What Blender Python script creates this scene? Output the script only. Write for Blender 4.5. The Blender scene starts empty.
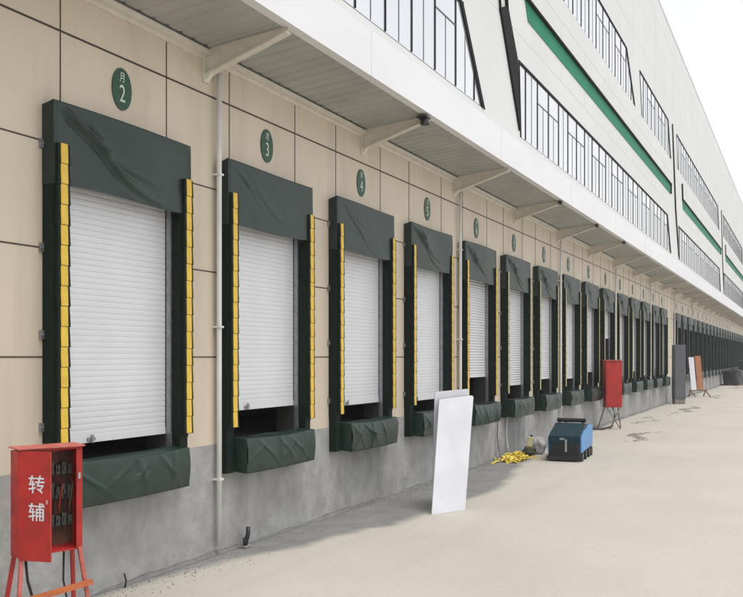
import bpy, math, random
from mathutils import Vector, Matrix
random.seed(7)
R = math.radians
scene = bpy.context.scene
COL = scene.collection

# ------------------------------------------------------------------ camera
D = 7.0
TH = math.atan(433.5 / 900.0)
CAMY = -D * math.cos(TH)
CAMZ = 0.335 * D
cam = bpy.data.cameras.new('camera')
cam.sensor_width = 36.0
cam.lens = 36.0 * 900.0 / 743.0
cam.shift_y = 58.5 / 743.0
cam.clip_start = 0.05
cam.clip_end = 3000
camo = bpy.data.objects.new('camera', cam)
COL.objects.link(camo)
camo.location = (0, CAMY, CAMZ)
camo.rotation_euler = (R(90), 0, TH - R(90))
scene.camera = camo

# ------------------------------------------------------------------ sky and light
SUN_EL, SUN_AZ = 68.0, 215.0            # hazy sun high on the yard side
w = bpy.data.worlds.new('World')
scene.world = w
w.use_nodes = True
nt = w.node_tree
nt.nodes.clear()
out = nt.nodes.new('ShaderNodeOutputWorld')
sky = nt.nodes.new('ShaderNodeTexSky')
sky.sky_type = 'NISHITA'
sky.sun_disc = False
sky.sun_elevation = R(SUN_EL)
sky.sun_rotation = R(SUN_AZ)
sky.air_density = 1.2
sky.dust_density = 5.0
b1 = nt.nodes.new('ShaderNodeBackground'); b1.inputs['Strength'].default_value = 0.05
nt.links.new(sky.outputs[0], b1.inputs['Color'])
b2 = nt.nodes.new('ShaderNodeBackground'); b2.inputs['Strength'].default_value = 0.94
tc = nt.nodes.new('ShaderNodeTexCoord')
nz = nt.nodes.new('ShaderNodeTexNoise'); nz.inputs['Scale'].default_value = 1.6; nz.inputs['Detail'].default_value = 4
nt.links.new(tc.outputs['Generated'], nz.inputs['Vector'])
cr = nt.nodes.new('ShaderNodeValToRGB')
cr.color_ramp.elements[0].position = 0.3; cr.color_ramp.elements[0].color = (0.90, 0.92, 0.95, 1)
cr.color_ramp.elements[1].position = 0.7; cr.color_ramp.elements[1].color = (1.0, 0.995, 0.98, 1)
nt.links.new(nz.outputs['Fac'], cr.inputs[0])
nt.links.new(cr.outputs[0], b2.inputs['Color'])
ad = nt.nodes.new('ShaderNodeAddShader')
nt.links.new(b1.outputs[0], ad.inputs[0]); nt.links.new(b2.outputs[0], ad.inputs[1])
nt.links.new(ad.outputs[0], out.inputs['Surface'])

sl = bpy.data.lights.new('sun', 'SUN')
sl.energy = 1.5
sl.angle = R(22)
sl.color = (1.0, 0.975, 0.94)
so = bpy.data.objects.new('sun', sl)
COL.objects.link(so)
# the light comes from over the yard, from behind and right of the camera
sd = Vector((-0.35, -0.75, 0.0)).normalized() * math.cos(R(SUN_EL)) + Vector((0, 0, math.sin(R(SUN_EL))))
so.rotation_euler = sd.to_track_quat('Z', 'Y').to_euler()
sky.sun_rotation = math.atan2(sd.x, sd.y)
scene.view_settings.view_transform = 'Standard'
scene.view_settings.look = 'None'
scene.view_settings.gamma = 1.0
scene.view_settings.use_curve_mapping = False
scene.view_settings.exposure = 0.03
scene.render.film_transparent = False
try:
    scene.cycles.max_bounces = 6
    scene.cycles.diffuse_bounces = 4
    scene.cycles.use_denoising = True
except Exception:
    pass


# ------------------------------------------------------------------ helpers
def mat(name, c1, c2=None, rough=0.6, metal=0.0, scale=3.0, detail=5.0, bump=0.0, bscale=None,
        stretch=(1, 1, 1), lo=0.35, hi=0.65, spec=0.5, rvar=0.0):
    m = bpy.data.materials.new(name)
    m.use_nodes = True
    n, l = m.node_tree.nodes, m.node_tree.links
    p = n['Principled BSDF']
    p.inputs['Roughness'].default_value = rough
    p.inputs['Metallic'].default_value = metal
    p.inputs['Specular IOR Level'].default_value = spec
    if c2 is None:
        c2 = tuple(c * 0.88 for c in c1)
    t = n.new('ShaderNodeTexCoord')
    mp = n.new('ShaderNodeMapping'); mp.inputs['Scale'].default_value = stretch
    l.new(t.outputs['Object'], mp.inputs['Vector'])
    a = n.new('ShaderNodeTexNoise'); a.inputs['Scale'].default_value = scale; a.inputs['Detail'].default_value = detail
    l.new(mp.outputs[0], a.inputs['Vector'])
    r = n.new('ShaderNodeValToRGB')
    r.color_ramp.elements[0].position = lo; r.color_ramp.elements[0].color = (*c1, 1)
    r.color_ramp.elements[1].position = hi; r.color_ramp.elements[1].color = (*c2, 1)
    l.new(a.outputs['Fac'], r.inputs[0])
    l.new(r.outputs[0], p.inputs['Base Color'])
    if rvar:
        mr = n.new('ShaderNodeMapRange')
        mr.inputs['To Min'].default_value = rough - rvar; mr.inputs['To Max'].default_value = rough + rvar
        l.new(a.outputs['Fac'], mr.inputs['Value']); l.new(mr.outputs[0], p.inputs['Roughness'])
    if bump:
        b = n.new('ShaderNodeTexNoise'); b.inputs['Scale'].default_value = bscale or scale * 8; b.inputs['Detail'].default_value = 4
        l.new(mp.outputs[0], b.inputs['Vector'])
        bp = n.new('ShaderNodeBump'); bp.inputs['Strength'].default_value = bump; bp.inputs['Distance'].default_value = 0.02
        l.new(b.outputs['Fac'], bp.inputs['Height']); l.new(bp.outputs[0], p.inputs['Normal'])
    return m


class MB:
    """collects shapes into ONE mesh"""
    def __init__(s): s.v = []; s.f = []
    def quad(s, a, b, c, d):
        i = len(s.v); s.v += [tuple(a), tuple(b), tuple(c), tuple(d)]; s.f.append((i, i+1, i+2, i+3)); return s
    def box(s, x0, x1, y0, y1, z0, z1):
        i = len(s.v)
        s.v += [(x, y, z) for z in (z0, z1) for y in (y0, y1) for x in (x0, x1)]
        s.f += [tuple(i+k for k in q) for q in ((0, 2, 3, 1), (4, 5, 7, 6), (0, 1, 5, 4), (2, 6, 7, 3), (0, 4, 6, 2), (1, 3, 7, 5))]
        return s
    def hexa(s, b, t):
        """b, t: four points each, same winding"""
        i = len(s.v); s.v += [tuple(p) for p in b] + [tuple(p) for p in t]
        s.f += [tuple(i+k for k in q) for q in ((3, 2, 1, 0), (4, 5, 6, 7), (0, 1, 5, 4), (1, 2, 6, 5), (2, 3, 7, 6), (3, 0, 4, 7))]
        return s
    def prism(s, pts, y0, y1):
        """outline in XZ extruded along Y"""
        n = len(pts); i = len(s.v)
        s.v += [(x, y0, z) for x, z in pts] + [(x, y1, z) for x, z in pts]
        s.f.append(tuple(i+k for k in range(n))); s.f.append(tuple(i+n+k for k in reversed(range(n))))
        for k in range(n):
            j = (k+1) % n; s.f.append((i+k, i+n+k, i+n+j, i+j))
        return s
    def bar(s, a, b, r, r2=None, n=4, up=(0, 0, 1)):
        a, b = Vector(a), Vector(b); r2 = r if r2 is None else r2
        d = (b-a).normalized(); u = Vector(up)
        if abs(d.dot(u)) > 0.95: u = Vector((1, 0, 0))
        x = d.cross(u).normalized(); y = d.cross(x)
        i = len(s.v); off = math.pi/4 if n == 4 else 0
        for p, q in ((a, r), (b, r2)):
            for k in range(n):
                t = 2*math.pi*k/n + off; s.v.append(tuple(p + (x*math.cos(t)+y*math.sin(t))*q))
        for k in range(n):
            j = (k+1) % n; s.f.append((i+k, i+j, i+n+j, i+n+k))
        s.f.append(tuple(i+k for k in reversed(range(n)))); s.f.append(tuple(i+n+k for k in range(n)))
        return s
    def path(s, pts, r, n=8):
        pts = [Vector(p) for p in pts]; i0 = len(s.v)
        for q, p in enumerate(pts):
            d = (pts[min(q+1, len(pts)-1)] - pts[max(q-1, 0)]).normalized()
            u = Vector((0, 0, 1)) if abs(d.z) < 0.9 else Vector((0, 1, 0))
            x = d.cross(u).normalized(); y = d.cross(x)
            for k in range(n):
                t = 2*math.pi*k/n; s.v.append(tuple(p + (x*math.cos(t)+y*math.sin(t))*r))
        for q in range(len(pts)-1):
            for k in range(n):
                j = (k+1) % n; a = i0+q*n
                s.f.append((a+k, a+j, a+n+j, a+n+k))
        s.f.append(tuple(i0+k for k in reversed(range(n)))); s.f.append(tuple(i0+(len(pts)-1)*n+k for k in range(n)))
        return s
    def grid(s, nu, nv, fn, flip=False):
        i = len(s.v)
        for a in range(nu+1):
            for b in range(nv+1): s.v.append(tuple(fn(a/nu, b/nv)))
        for a in range(nu):
            for b in range(nv):
                q = (i+a*(nv+1)+b, i+(a+1)*(nv+1)+b, i+(a+1)*(nv+1)+b+1, i+a*(nv+1)+b+1)
                s.f.append(q if not flip else q[::-1])
        return s
    def build(s, name, m, parent=None, smooth=False, bevel=0.0, loc=None):
        me = bpy.data.meshes.new(name); me.from_pydata(s.v, [], s.f); me.update()
        if smooth:
            for p in me.polygons: p.use_smooth = True
        me.materials.append(m)
        o = bpy.data.objects.new(name, me); COL.objects.link(o)
        if parent: o.parent = parent
        if loc: o.location = loc
        if bevel:
            bv = o.modifiers.new('bevel', 'BEVEL'); bv.width = bevel; bv.segments = 2; bv.limit_method = 'ANGLE'
        return o


def tag(o, label=None, cat=None, group=None, kind=None):
    if label: o['label'] = label
    if cat: o['category'] = cat
    if group: o['group'] = group
    if kind: o['kind'] = kind
    return o


def empty(name, loc=(0, 0, 0), rz=0.0):
    o = bpy.data.objects.new(name, None); COL.objects.link(o)
    o.location = loc; o.rotation_euler.z = rz; o.empty_display_size = 0.3
    return o


def copy_tree(o, parent=None):
    c = o.copy(); COL.objects.link(c); c.parent = parent
    for ch in [q for q in ALLOBJ() if q.parent == o]: copy_tree(ch, c)
    return c


def ALLOBJ(): return list(COL.objects)


def kids(o, table):
    return table.get(o.name, [])


def make_copies(proto, n):
    """n copies of a thing with its parts and sub-parts"""
    table = {}
    for q in COL.objects:
        if q.parent: table.setdefault(q.parent.name, []).append(q)
    res = []
    def rec(o, parent):
        c = o.copy(); COL.objects.link(c); c.parent = parent
        for ch in kids(o, table): rec(ch, c)
        return c
    for _ in range(n): res.append(rec(proto, None))
    return res


def text_mesh(body, size, depth=0.002, bold=0.0):
    cu = bpy.data.curves.new('t', 'FONT'); cu.body = body; cu.size = size; cu.extrude = depth
    cu.align_x = 'CENTER'; cu.align_y = 'CENTER'; cu.resolution_u = 3; cu.offset = bold
    o = bpy.data.objects.new('t', cu); COL.objects.link(o)
    bpy.context.view_layer.update()
    me = bpy.data.meshes.new_from_object(o.evaluated_get(bpy.context.evaluated_depsgraph_get()))
    bpy.data.objects.remove(o); bpy.data.curves.remove(cu)
    return me


ORD = ['first', 'second', 'third', 'fourth', 'fifth', 'sixth', 'seventh', 'eighth', 'ninth', 'tenth', 'eleventh', 'twelfth',
       'thirteenth', 'fourteenth', 'fifteenth', 'sixteenth', 'seventeenth', 'eighteenth', 'nineteenth', 'twentieth',
       'twenty-first', 'twenty-second']

# ------------------------------------------------------------------ materials
M = {}
M['beige'] = mat('beige_cladding', (0.645, 0.56, 0.445), (0.60, 0.52, 0.415), 0.55, scale=0.8, bump=0.05, bscale=40, stretch=(1, 1, 0.5), rvar=0.08)
def streaks(m, scale, amount, tint, st=(1, 1, .12)):
    n, l = m.node_tree.nodes, m.node_tree.links
    p = n['Principled BSDF']; src = p.inputs['Base Color'].links[0].from_socket
    t = n.new('ShaderNodeTexCoord'); mp = n.new('ShaderNodeMapping'); mp.inputs['Scale'].default_value = st
    l.new(t.outputs['Object'], mp.inputs['Vector'])
    a = n.new('ShaderNodeTexNoise'); a.inputs['Scale'].default_value = scale; a.inputs['Detail'].default_value = 9; a.inputs['Roughness'].default_value = .65
    l.new(mp.outputs[0], a.inputs['Vector'])
    r = n.new('ShaderNodeMapRange'); r.inputs['From Min'].default_value = .5; r.inputs['From Max'].default_value = .75; r.inputs['To Max'].default_value = amount
    l.new(a.outputs['Fac'], r.inputs['Value'])
    x = n.new('ShaderNodeMix'); x.data_type = 'RGBA'; l.new(r.outputs[0], x.inputs[0]); l.new(src, x.inputs[6]); x.inputs[7].default_value = (*tint, 1)
    l.new(x.outputs[2], p.inputs['Base Color'])
streaks(M['beige'], 2.2, .45, (.40, .33, .25))
M['joint'] = mat('joint_sealant', (0.07, 0.055, 0.04), rough=0.8)
M['plinth'] = mat('grey_render', (0.39, 0.388, 0.38), (0.295, 0.293, 0.287), 0.88, scale=4.0, detail=12, bump=0.8, bscale=13, stretch=(1, 1, 0.8), lo=0.35, hi=0.65)
streaks(M['plinth'], 3.5, .4, (.22, .22, .215), (1, 1, .3))
M['cove'] = mat('dirty_cement', (0.23, 0.228, 0.22), (0.17, 0.168, 0.162), 0.9, scale=5, detail=8, bump=0.5)
M['white'] = mat('white_cladding', (0.70, 0.705, 0.695), (0.665, 0.67, 0.66), 0.5, scale=0.35, bump=0.02)
M['fascia'] = mat('white_painted_metal', (0.80, 0.80, 0.82), (0.76, 0.76, 0.78), 0.4, scale=1.2, stretch=(0.4, 1, 1))
M['soffit'] = mat('ribbed_metal_soffit', (0.43, 0.427, 0.40), (0.37, 0.367, 0.345), 0.5, scale=1.5, metal=0.1)
M['cream'] = mat('cream_painted_steel', (0.70, 0.655, 0.56), (0.62, 0.58, 0.50), 0.5, scale=6)
M['fabric'] = mat('green_tarpaulin', (0.009, 0.024, 0.017), (0.018, 0.036, 0.028), 0.45, scale=5, detail=7, bump=0.22, bscale=7, rvar=0.12)
M['sidefabric'] = mat('shade_toned_side_cloth', (0.012, 0.022, 0.018), (0.020, 0.031, 0.026), 0.7, scale=6, bump=0.2)  # header cloth again, with the side face's shade put into its colour
M['pad'] = mat('green_vinyl_pad', (0.006, 0.022, 0.015), (0.015, 0.036, 0.026), 0.38, scale=6, detail=7, bump=0.35, bscale=6, rvar=0.12)
M['black'] = mat('black_rubber', (0.007, 0.015, 0.011), (0.012, 0.019, 0.015), 0.75, spec=0.2, scale=7, bump=0.1)
M['yellow'] = mat('yellow_warning_vinyl', (0.74, 0.50, 0.05), (0.66, 0.43, 0.045), 0.5, scale=9, rvar=0.1)
M['paleyellow'] = mat('pale_yellow_vinyl', (0.50, 0.44, 0.22), (0.42, 0.38, 0.20), 0.5, scale=9)  # paler yellow for the farther strips of the near group
M['greystrip'] = mat('plain_grey_vinyl', (0.07, 0.075, 0.075), (0.05, 0.055, 0.055), 0.5, scale=9)
M['shutter'] = mat('light_grey_shutter', (0.72, 0.725, 0.75), (0.67, 0.675, 0.70), 0.5, scale=1.5, metal=0.15)
M['rail'] = mat('galvanised_steel', (0.36, 0.37, 0.38), (0.27, 0.28, 0.29), 0.42, metal=0.7, scale=12)
M['dark'] = mat('dark_interior', (0.035, 0.033, 0.03), rough=0.9)
M['green'] = mat('green_panel', (0.010, 0.225, 0.130), (0.009, 0.195, 0.115), 0.6, scale=1, spec=0.2)
M['signgreen'] = mat('green_enamel', (0.005, 0.062, 0.024), (0.004, 0.05, 0.020), 0.4, scale=20)
M['signwhite'] = mat('white_lettering', (0.62, 0.70, 0.60), rough=0.5)
M['frame'] = mat('black_window_frame', (0.010, 0.010, 0.011), rough=0.7, metal=0.0, spec=0.15)
M['thin'] = mat('grey_window_bar', (0.16, 0.16, 0.17), rough=0.6, metal=0.0, spec=0.2)
M['glass'] = mat('window_glass', (0.82, 0.825, 0.84), (0.74, 0.75, 0.77), 0.10, metal=0.7, scale=0.3)
M['red'] = mat('red_enamel', (0.50, 0.026, 0.022), (0.32, 0.02, 0.017), 0.45, scale=5, detail=9, rvar=0.15, bump=.05)
M['pink'] = mat('faded_red_steel', (0.55, 0.16, 0.13), (0.45, 0.09, 0.07), 0.55, scale=14)
M['orange'] = mat('orange_plank', (0.55, 0.17, 0.05), (0.45, 0.12, 0.04), 0.65, scale=12, stretch=(0.3, 1, 1))
M['board'] = mat('white_board', (0.70, 0.71, 0.76), (0.62, 0.63, 0.68), 0.35, scale=2)
M['pipe'] = mat('white_plastic_pipe', (0.74, 0.73, 0.70), (0.66, 0.65, 0.62), 0.4, scale=3)
M['blue'] = mat('blue_painted_metal', (0.09, 0.30, 0.62), (0.07, 0.24, 0.52), 0.4, scale=6)
M['teal'] = mat('dark_teal_metal', (0.008, 0.040, 0.052), (0.006, 0.026, 0.034), 0.5, spec=0.3, scale=6)
M['rubber'] = mat('machine_black', (0.012, 0.013, 0.016), (0.022, 0.022, 0.026), 0.45, scale=9)
M['steel'] = mat('bright_steel', (0.55, 0.55, 0.56), rough=0.3, metal=0.9)
M['ylw'] = mat('yellow_plastic', (0.78, 0.62, 0.10), (0.68, 0.52, 0.07), 0.5, scale=14)
M['sack'] = mat('white_woven_sack', (0.58, 0.55, 0.56), (0.46, 0.43, 0.44), 0.8, scale=10, bump=0.5)
M['olive'] = mat('olive_canvas', (0.09, 0.10, 0.045), (0.05, 0.06, 0.03), 0.8, scale=10)
M['greydoor'] = mat('grey_steel_door', (0.12, 0.125, 0.14), (0.10, 0.105, 0.12), 0.5, scale=2)
M['brown'] = mat('orange_brown_board', (0.42, 0.17, 0.08), (0.34, 0.13, 0.06), 0.6, scale=3)
M['wood'] = mat('rough_timber', (0.24, 0.15, 0.09), (0.17, 0.11, 0.07), 0.75, scale=8, stretch=(0.3, 1, 1))
M['wrap'] = mat('dark_plastic_wrap', (0.05, 0.05, 0.055), (0.03, 0.03, 0.035), 0.35, scale=5, bump=0.4)
M['litter'] = mat('dark_rubble', (0.17, 0.155, 0.14), (0.27, 0.25, 0.22), 0.9, scale=9)
M['breaker'] = mat('switch_plastic', (0.018, 0.02, 0.018), (0.05, 0.05, 0.042), 0.5, scale=30)

# ------------------------------------------------------------------ ground
g = bpy.data.materials.new('dusty_concrete_yard'); g.use_nodes = True
n, l = g.node_tree.nodes, g.node_tree.links
P = n['Principled BSDF']; P.inputs['Roughness'].default_value = 0.85
tcn = n.new('ShaderNodeTexCoord'); sep = n.new('ShaderNodeSeparateXYZ'); l.new(tcn.outputs['Object'], sep.inputs[0])
def noise(scale, detail=6, st=(1, 1, 1), rough=0.55):
    mp = n.new('ShaderNodeMapping'); mp.inputs['Scale'].default_value = st; l.new(tcn.outputs['Object'], mp.inputs[0])
    a = n.new('ShaderNodeTexNoise'); a.inputs['Scale'].default_value = scale; a.inputs['Detail'].default_value = detail
    a.inputs['Roughness'].default_value = rough
    l.new(mp.outputs[0], a.inputs['Vector']); return a.outputs['Fac']
def math_(op, a, b=None, c=None):
    m_ = n.new('ShaderNodeMath'); m_.operation = op
    for k, v in enumerate((a, b, c)):
        if v is None: continue
        if isinstance(v, (int, float)): m_.inputs[k].default_value = v
        else: l.new(v, m_.inputs[k])
    return m_.outputs[0]
def ramp(fac, e):
    r_ = n.new('ShaderNodeValToRGB'); r_.color_ramp.elements[0].position = e[0][0]; r_.color_ramp.elements[0].color = (*e[0][1], 1)
    r_.color_ramp.elements[1].position = e[-1][0]; r_.color_ramp.elements[1].color = (*e[-1][1], 1)
    for p_, c_ in e[1:-1]:
        q = r_.color_ramp.elements.new(p_); q.color = (*c_, 1)
    l.new(fac, r_.inputs[0]); return r_.outputs[0]
def mixc(f, a, b, mode='MIX'):
    x = n.new('ShaderNodeMix'); x.data_type = 'RGBA'; x.blend_type = mode
    if isinstance(f, (int, float)): x.inputs[0].default_value = f
    else: l.new(f, x.inputs[0])
    l.new(a, x.inputs[6]); l.new(b, x.inputs[7]); return x.outputs[2]
base = ramp(noise(0.35, 7), [(0.3, (0.465, 0.437, 0.382)), (0.7, (0.53, 0.50, 0.440))])
fine = ramp(noise(14, 8), [(0.3, (0.92, 0.92, 0.915)), (0.65, (1, 1, 1))])
col = mixc(1.0, base, fine, 'MULTIPLY')
# dusty drag marks and tyre-dark patches, long along the yard
drag = math_('MULTIPLY', ramp(noise(0.9, 6, (0.22, 1.6, 1)), [(0.60, (0, 0, 0)), (0.75, (1, 1, 1))]), 0.25)
trk = math_('MULTIPLY', ramp(noise(0.55, 3, (0.05, 3.2, 1)), [(0.52, (0, 0, 0)), (0.68, (1, 1, 1))]), math_('MULTIPLY', noise(1.3, 8), 0.32))
dk2 = n.new('ShaderNodeRGB'); dk2.outputs[0].default_value = (0.34, 0.325, 0.295, 1)
col = mixc(trk, col, dk2.outputs[0])
spk = ramp(noise(38, 3), [(0.70, (0, 0, 0)), (0.76, (1, 1, 1))])
col = mixc(math_('MULTIPLY', spk, 0.35), col, dk2.outputs[0])
dk = n.new('ShaderNodeRGB'); dk.outputs[0].default_value = (0.36, 0.335, 0.30, 1)
col = mixc(drag, col, dk.outputs[0])
# grey cement spill along the foot of the wall: width follows X
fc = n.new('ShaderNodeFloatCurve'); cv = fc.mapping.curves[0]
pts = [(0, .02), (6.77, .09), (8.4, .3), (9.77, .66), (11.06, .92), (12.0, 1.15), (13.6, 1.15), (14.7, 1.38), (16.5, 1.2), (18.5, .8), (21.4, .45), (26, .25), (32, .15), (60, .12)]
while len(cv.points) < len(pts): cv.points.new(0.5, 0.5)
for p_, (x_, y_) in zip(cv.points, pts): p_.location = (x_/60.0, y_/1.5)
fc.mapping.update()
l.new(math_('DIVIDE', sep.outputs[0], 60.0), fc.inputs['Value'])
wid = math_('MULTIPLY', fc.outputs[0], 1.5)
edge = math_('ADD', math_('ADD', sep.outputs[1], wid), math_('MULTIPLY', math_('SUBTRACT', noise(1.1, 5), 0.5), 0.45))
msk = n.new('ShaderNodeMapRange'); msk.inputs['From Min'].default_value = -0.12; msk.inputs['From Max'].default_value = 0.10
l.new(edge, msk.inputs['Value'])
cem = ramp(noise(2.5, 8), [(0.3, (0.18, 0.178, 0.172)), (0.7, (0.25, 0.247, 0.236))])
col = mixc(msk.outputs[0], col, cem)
l.new(col, P.inputs['Base Color'])
bp = n.new('ShaderNodeBump'); bp.inputs['Strength'].default_value = 0.15; bp.inputs['Distance'].default_value = 0.01
l.new(noise(25, 8), bp.inputs['Height']); l.new(bp.outputs[0], P.inputs['Normal'])
mb = MB(); mb.quad((-300, -700, 0), (1500, -700, 0), (1500, 300, 0), (-300, 300, 0))
tag(mb.build('ground', g), kind='structure')

# ------------------------------------------------------------------ warehouse
PITCH = 2.755
S0 = 6.13
DOORS = list(range(0, 15)) + list(range(16, 38))
XE = 150.0                       # far end of the building
X0 = -14.0
ZS, ZT = 1.36, 4.5               # door opening
PZ = 1.31                        # top of the grey plinth
WT = 5.9                         # top of the beige wall
ZR = 19.4                        # roof edge
wh = empty('warehouse_building', (0, 0, 0))
tag(wh, 'long white and beige logistics warehouse with raised loading doors, slanted windows and green stripes', 'warehouse')
# beige ground-floor wall with real door openings
mb = MB()
edges = [X0]
for i in DOORS:
    a = S0 + PITCH*i
    edges += [a+0.10, a+1.88]
edges.append(XE)
for k in range(0, len(edges), 2):
    mb.box(edges[k], edges[k+1], 0, 0.3, PZ, ZT)
mb.box(X0, XE, 0, 0.3, ZT, WT)
mb.build('beige_wall', M['beige'], wh)
mb = MB()
for k in range(0, len(edges), 2):
    mb.box(edges[k], edges[k+1], -0.004, 0.296, 0.0, PZ)
for k in range(1, len(edges)-1, 2):
    mb.box(edges[k], edges[k+1], -0.004, 0.296, 0.0, PZ-0.002)
mb.build('grey_plinth', M['plinth'], wh)
# irregular cement cove at the foot
def cove(u, v):
    x = X0 + (XE-X0)*u
    r = 0.032 + 0.014*math.sin(x*1.7) + 0.009*math.sin(x*4.3+1) + .006*math.sin(x*11)
    t = v*math.pi/2
    return (x, -0.006 - r*(1-math.sin(t)), 0.003 + r*(1-math.cos(t)))
mb = MB(); mb.grid(900, 4, cove, flip=False)
mb.build('cement_cove', M['cove'], wh)
# dark room behind the doors
mb = MB()
mb.quad((X0, 2.5, 0), (XE, 2.5, 0), (XE, 2.5, WT), (X0, 2.5, WT))
mb.quad((X0, 0.298, PZ-0.003), (XE, 0.298, PZ-0.003), (XE, 2.5, PZ-0.003), (X0, 2.5, PZ-0.003))
mb.quad((X0, 0.3, WT-.01), (XE, 0.3, WT-.01), (XE, 2.5, WT-.01), (X0, 2.5, WT-.01))
mb.build('dark_interior', M['dark'], wh)
# joints between cladding panels
mb = MB()
def zk(k): return CAMZ + k*D
for z in (zk(0.0), zk(0.1435)):
    for k in range(0, len(edges), 2):
        mb.box(edges[k]+0.002, edges[k+1]-0.002, -0.004, 0.01, z-0.007, z+0.007)
for z in (zk(0.284), zk(0.438)):
    mb.box(X0, XE, -0.004, 0.01, z-(0.007 if z < 5 else 0.010), z+(0.007 if z < 5 else 0.010))
for i in range(-6, 52):
    for dx in (0.22, 1.78):
        x = S0 + PITCH*i + dx
        if X0 < x < XE: mb.box(x-0.006, x+0.006, -0.0055, 0.01, zk(0.284)+0.01, WT-0.08)
mb.build('panel_joints', M['joint'], wh)

# upper white facade as pieces around the window openings
BP = 30.77
def tX(t): return 6992.0*t - 3.037
def bayx(t, nb): return tX(t) + BP*(nb-1)
Z1a, Z1b = 7.75, 9.60
Zga, Zgb = zk(1.21), zk(1.275)
Z3a, Z3b = zk(1.475), zk(1.735)
# windows as parallelograms: (left bottom, left top, right top, right bottom)
wins = []
for nb in range(0, 6):
    xl = bayx(0.00351, nb); xr = bayx(0.00728, nb); xrb = xr + 1.25
    xl0 = max(xl, X0+1) if nb == 0 else xl
    if xl > XE-4: continue
    if nb == 0: xr, xrb = tX(0.002924), tX(0.00312)
    wins.append(('lower', nb, [(xl0, Z1a), (xl0-(0.15 if nb else 0), Z1b), (xr, Z1b), (xrb, Z1a)]))
    if nb == 1:
        wins.append(('upper', nb, [(tX(.0036), Z3a), (tX(.0035), Z3b), (tX(.00561), Z3b), (tX(.00588), Z3a)]))
        wins.append(('upper', nb, [(tX(.00612), Z3a), (tX(.00604), Z3b), (tX(.00731), Z3b), (tX(.00745), Z3a)]))
    else:
        if nb == 0: wins.append(('upper', nb, [(X0+1, Z3a), (X0+1, Z3b), (tX(.0028), Z3b), (tX(.0030), Z3a)]))
        else: wins.append(('upper', nb, [(bayx(.00345, nb), Z3a), (bayx(.00337, nb), Z3b), (bayx(.00707, nb), Z3b), (bayx(.00722, nb), Z3a)]))
wins = [w_ for w_ in wins if w_[2][2][0] < XE-1]
def cut_strip(mb, z0, z1, ws, y0=0.0, y1=0.35):
    """wall strip between the slanted windows of one storey"""
    ws = sorted(ws, key=lambda q: q[0][0])
    lb, lt = X0, X0
    for q in ws:
        (a, _), (b, _), (c, _), (d, _) = q
        mb.hexa([(lb, y0, z0), (a, y0, z0), (b, y0, z1), (lt, y0, z1)][::-1], [(lb, y1, z0), (a, y1, z0), (b, y1, z1), (lt, y1, z1)][::-1])
        lb, lt = d, c
    mb.hexa([(lb, y0, z0), (XE, y0, z0), (XE, y0, z1), (lt, y0, z1)][::-1], [(lb, y1, z0), (XE, y1, z0), (XE, y1, z1), (lt, y1, z1)][::-1])
mb = MB()
mb.box(X0, XE, 0, 0.35, WT, Z1a)
cut_strip(mb, Z1a, Z1b, [q[2] for q in wins if q[0] == 'lower'])
mb.box(X0, XE, 0, 0.35, Z1b, Z3a)
cut_strip(mb, Z3a, Z3b, [q[2] for q in wins if q[0] == 'upper'])
mb.box(X0, XE, 0, 0.35, Z3b, ZR)
mb.box(X0, XE, 0.35, 40, ZR-0.5, ZR-0.4)
mb.box(X0, X0+.3, 0.35, 40, 0, ZR-0.5)
mb.box(XE-.3, XE, 0.35, 40, 0, ZR-0.5)
mb.box(X0, XE, 39.7, 40, 0, ZR-0.5)
mb.build('white_facade', M['white'], wh)
mb = MB(); mb.box(X0-.02, XE+.02, -0.03, 0.37, ZR-0.02, ZR+0.06)
mb.build('roof_edge', M['fascia'], wh)
mb = MB()
M['seam'] = mat('cladding_seam', (0.55, 0.55, 0.52), rough=0.7)
for z in (10.25, 12.0, 15.6, 17.2, 18.4):
    mb.box(X0, XE, -0.002, 0.01, z-0.006, z+0.006)
x = X0 + 0.7
while x < XE:
    for z0, z1 in ((14.55, 15.59), (15.61, 17.19), (17.21, 18.39), (10.26, 10.78), (11.32, 11.99)):
        mb.box(x-0.006, x+0.006, -0.002, 0.01, z0, z1)
    x += 3.0
mb.build('cladding_seams', M['seam'], wh)

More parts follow.
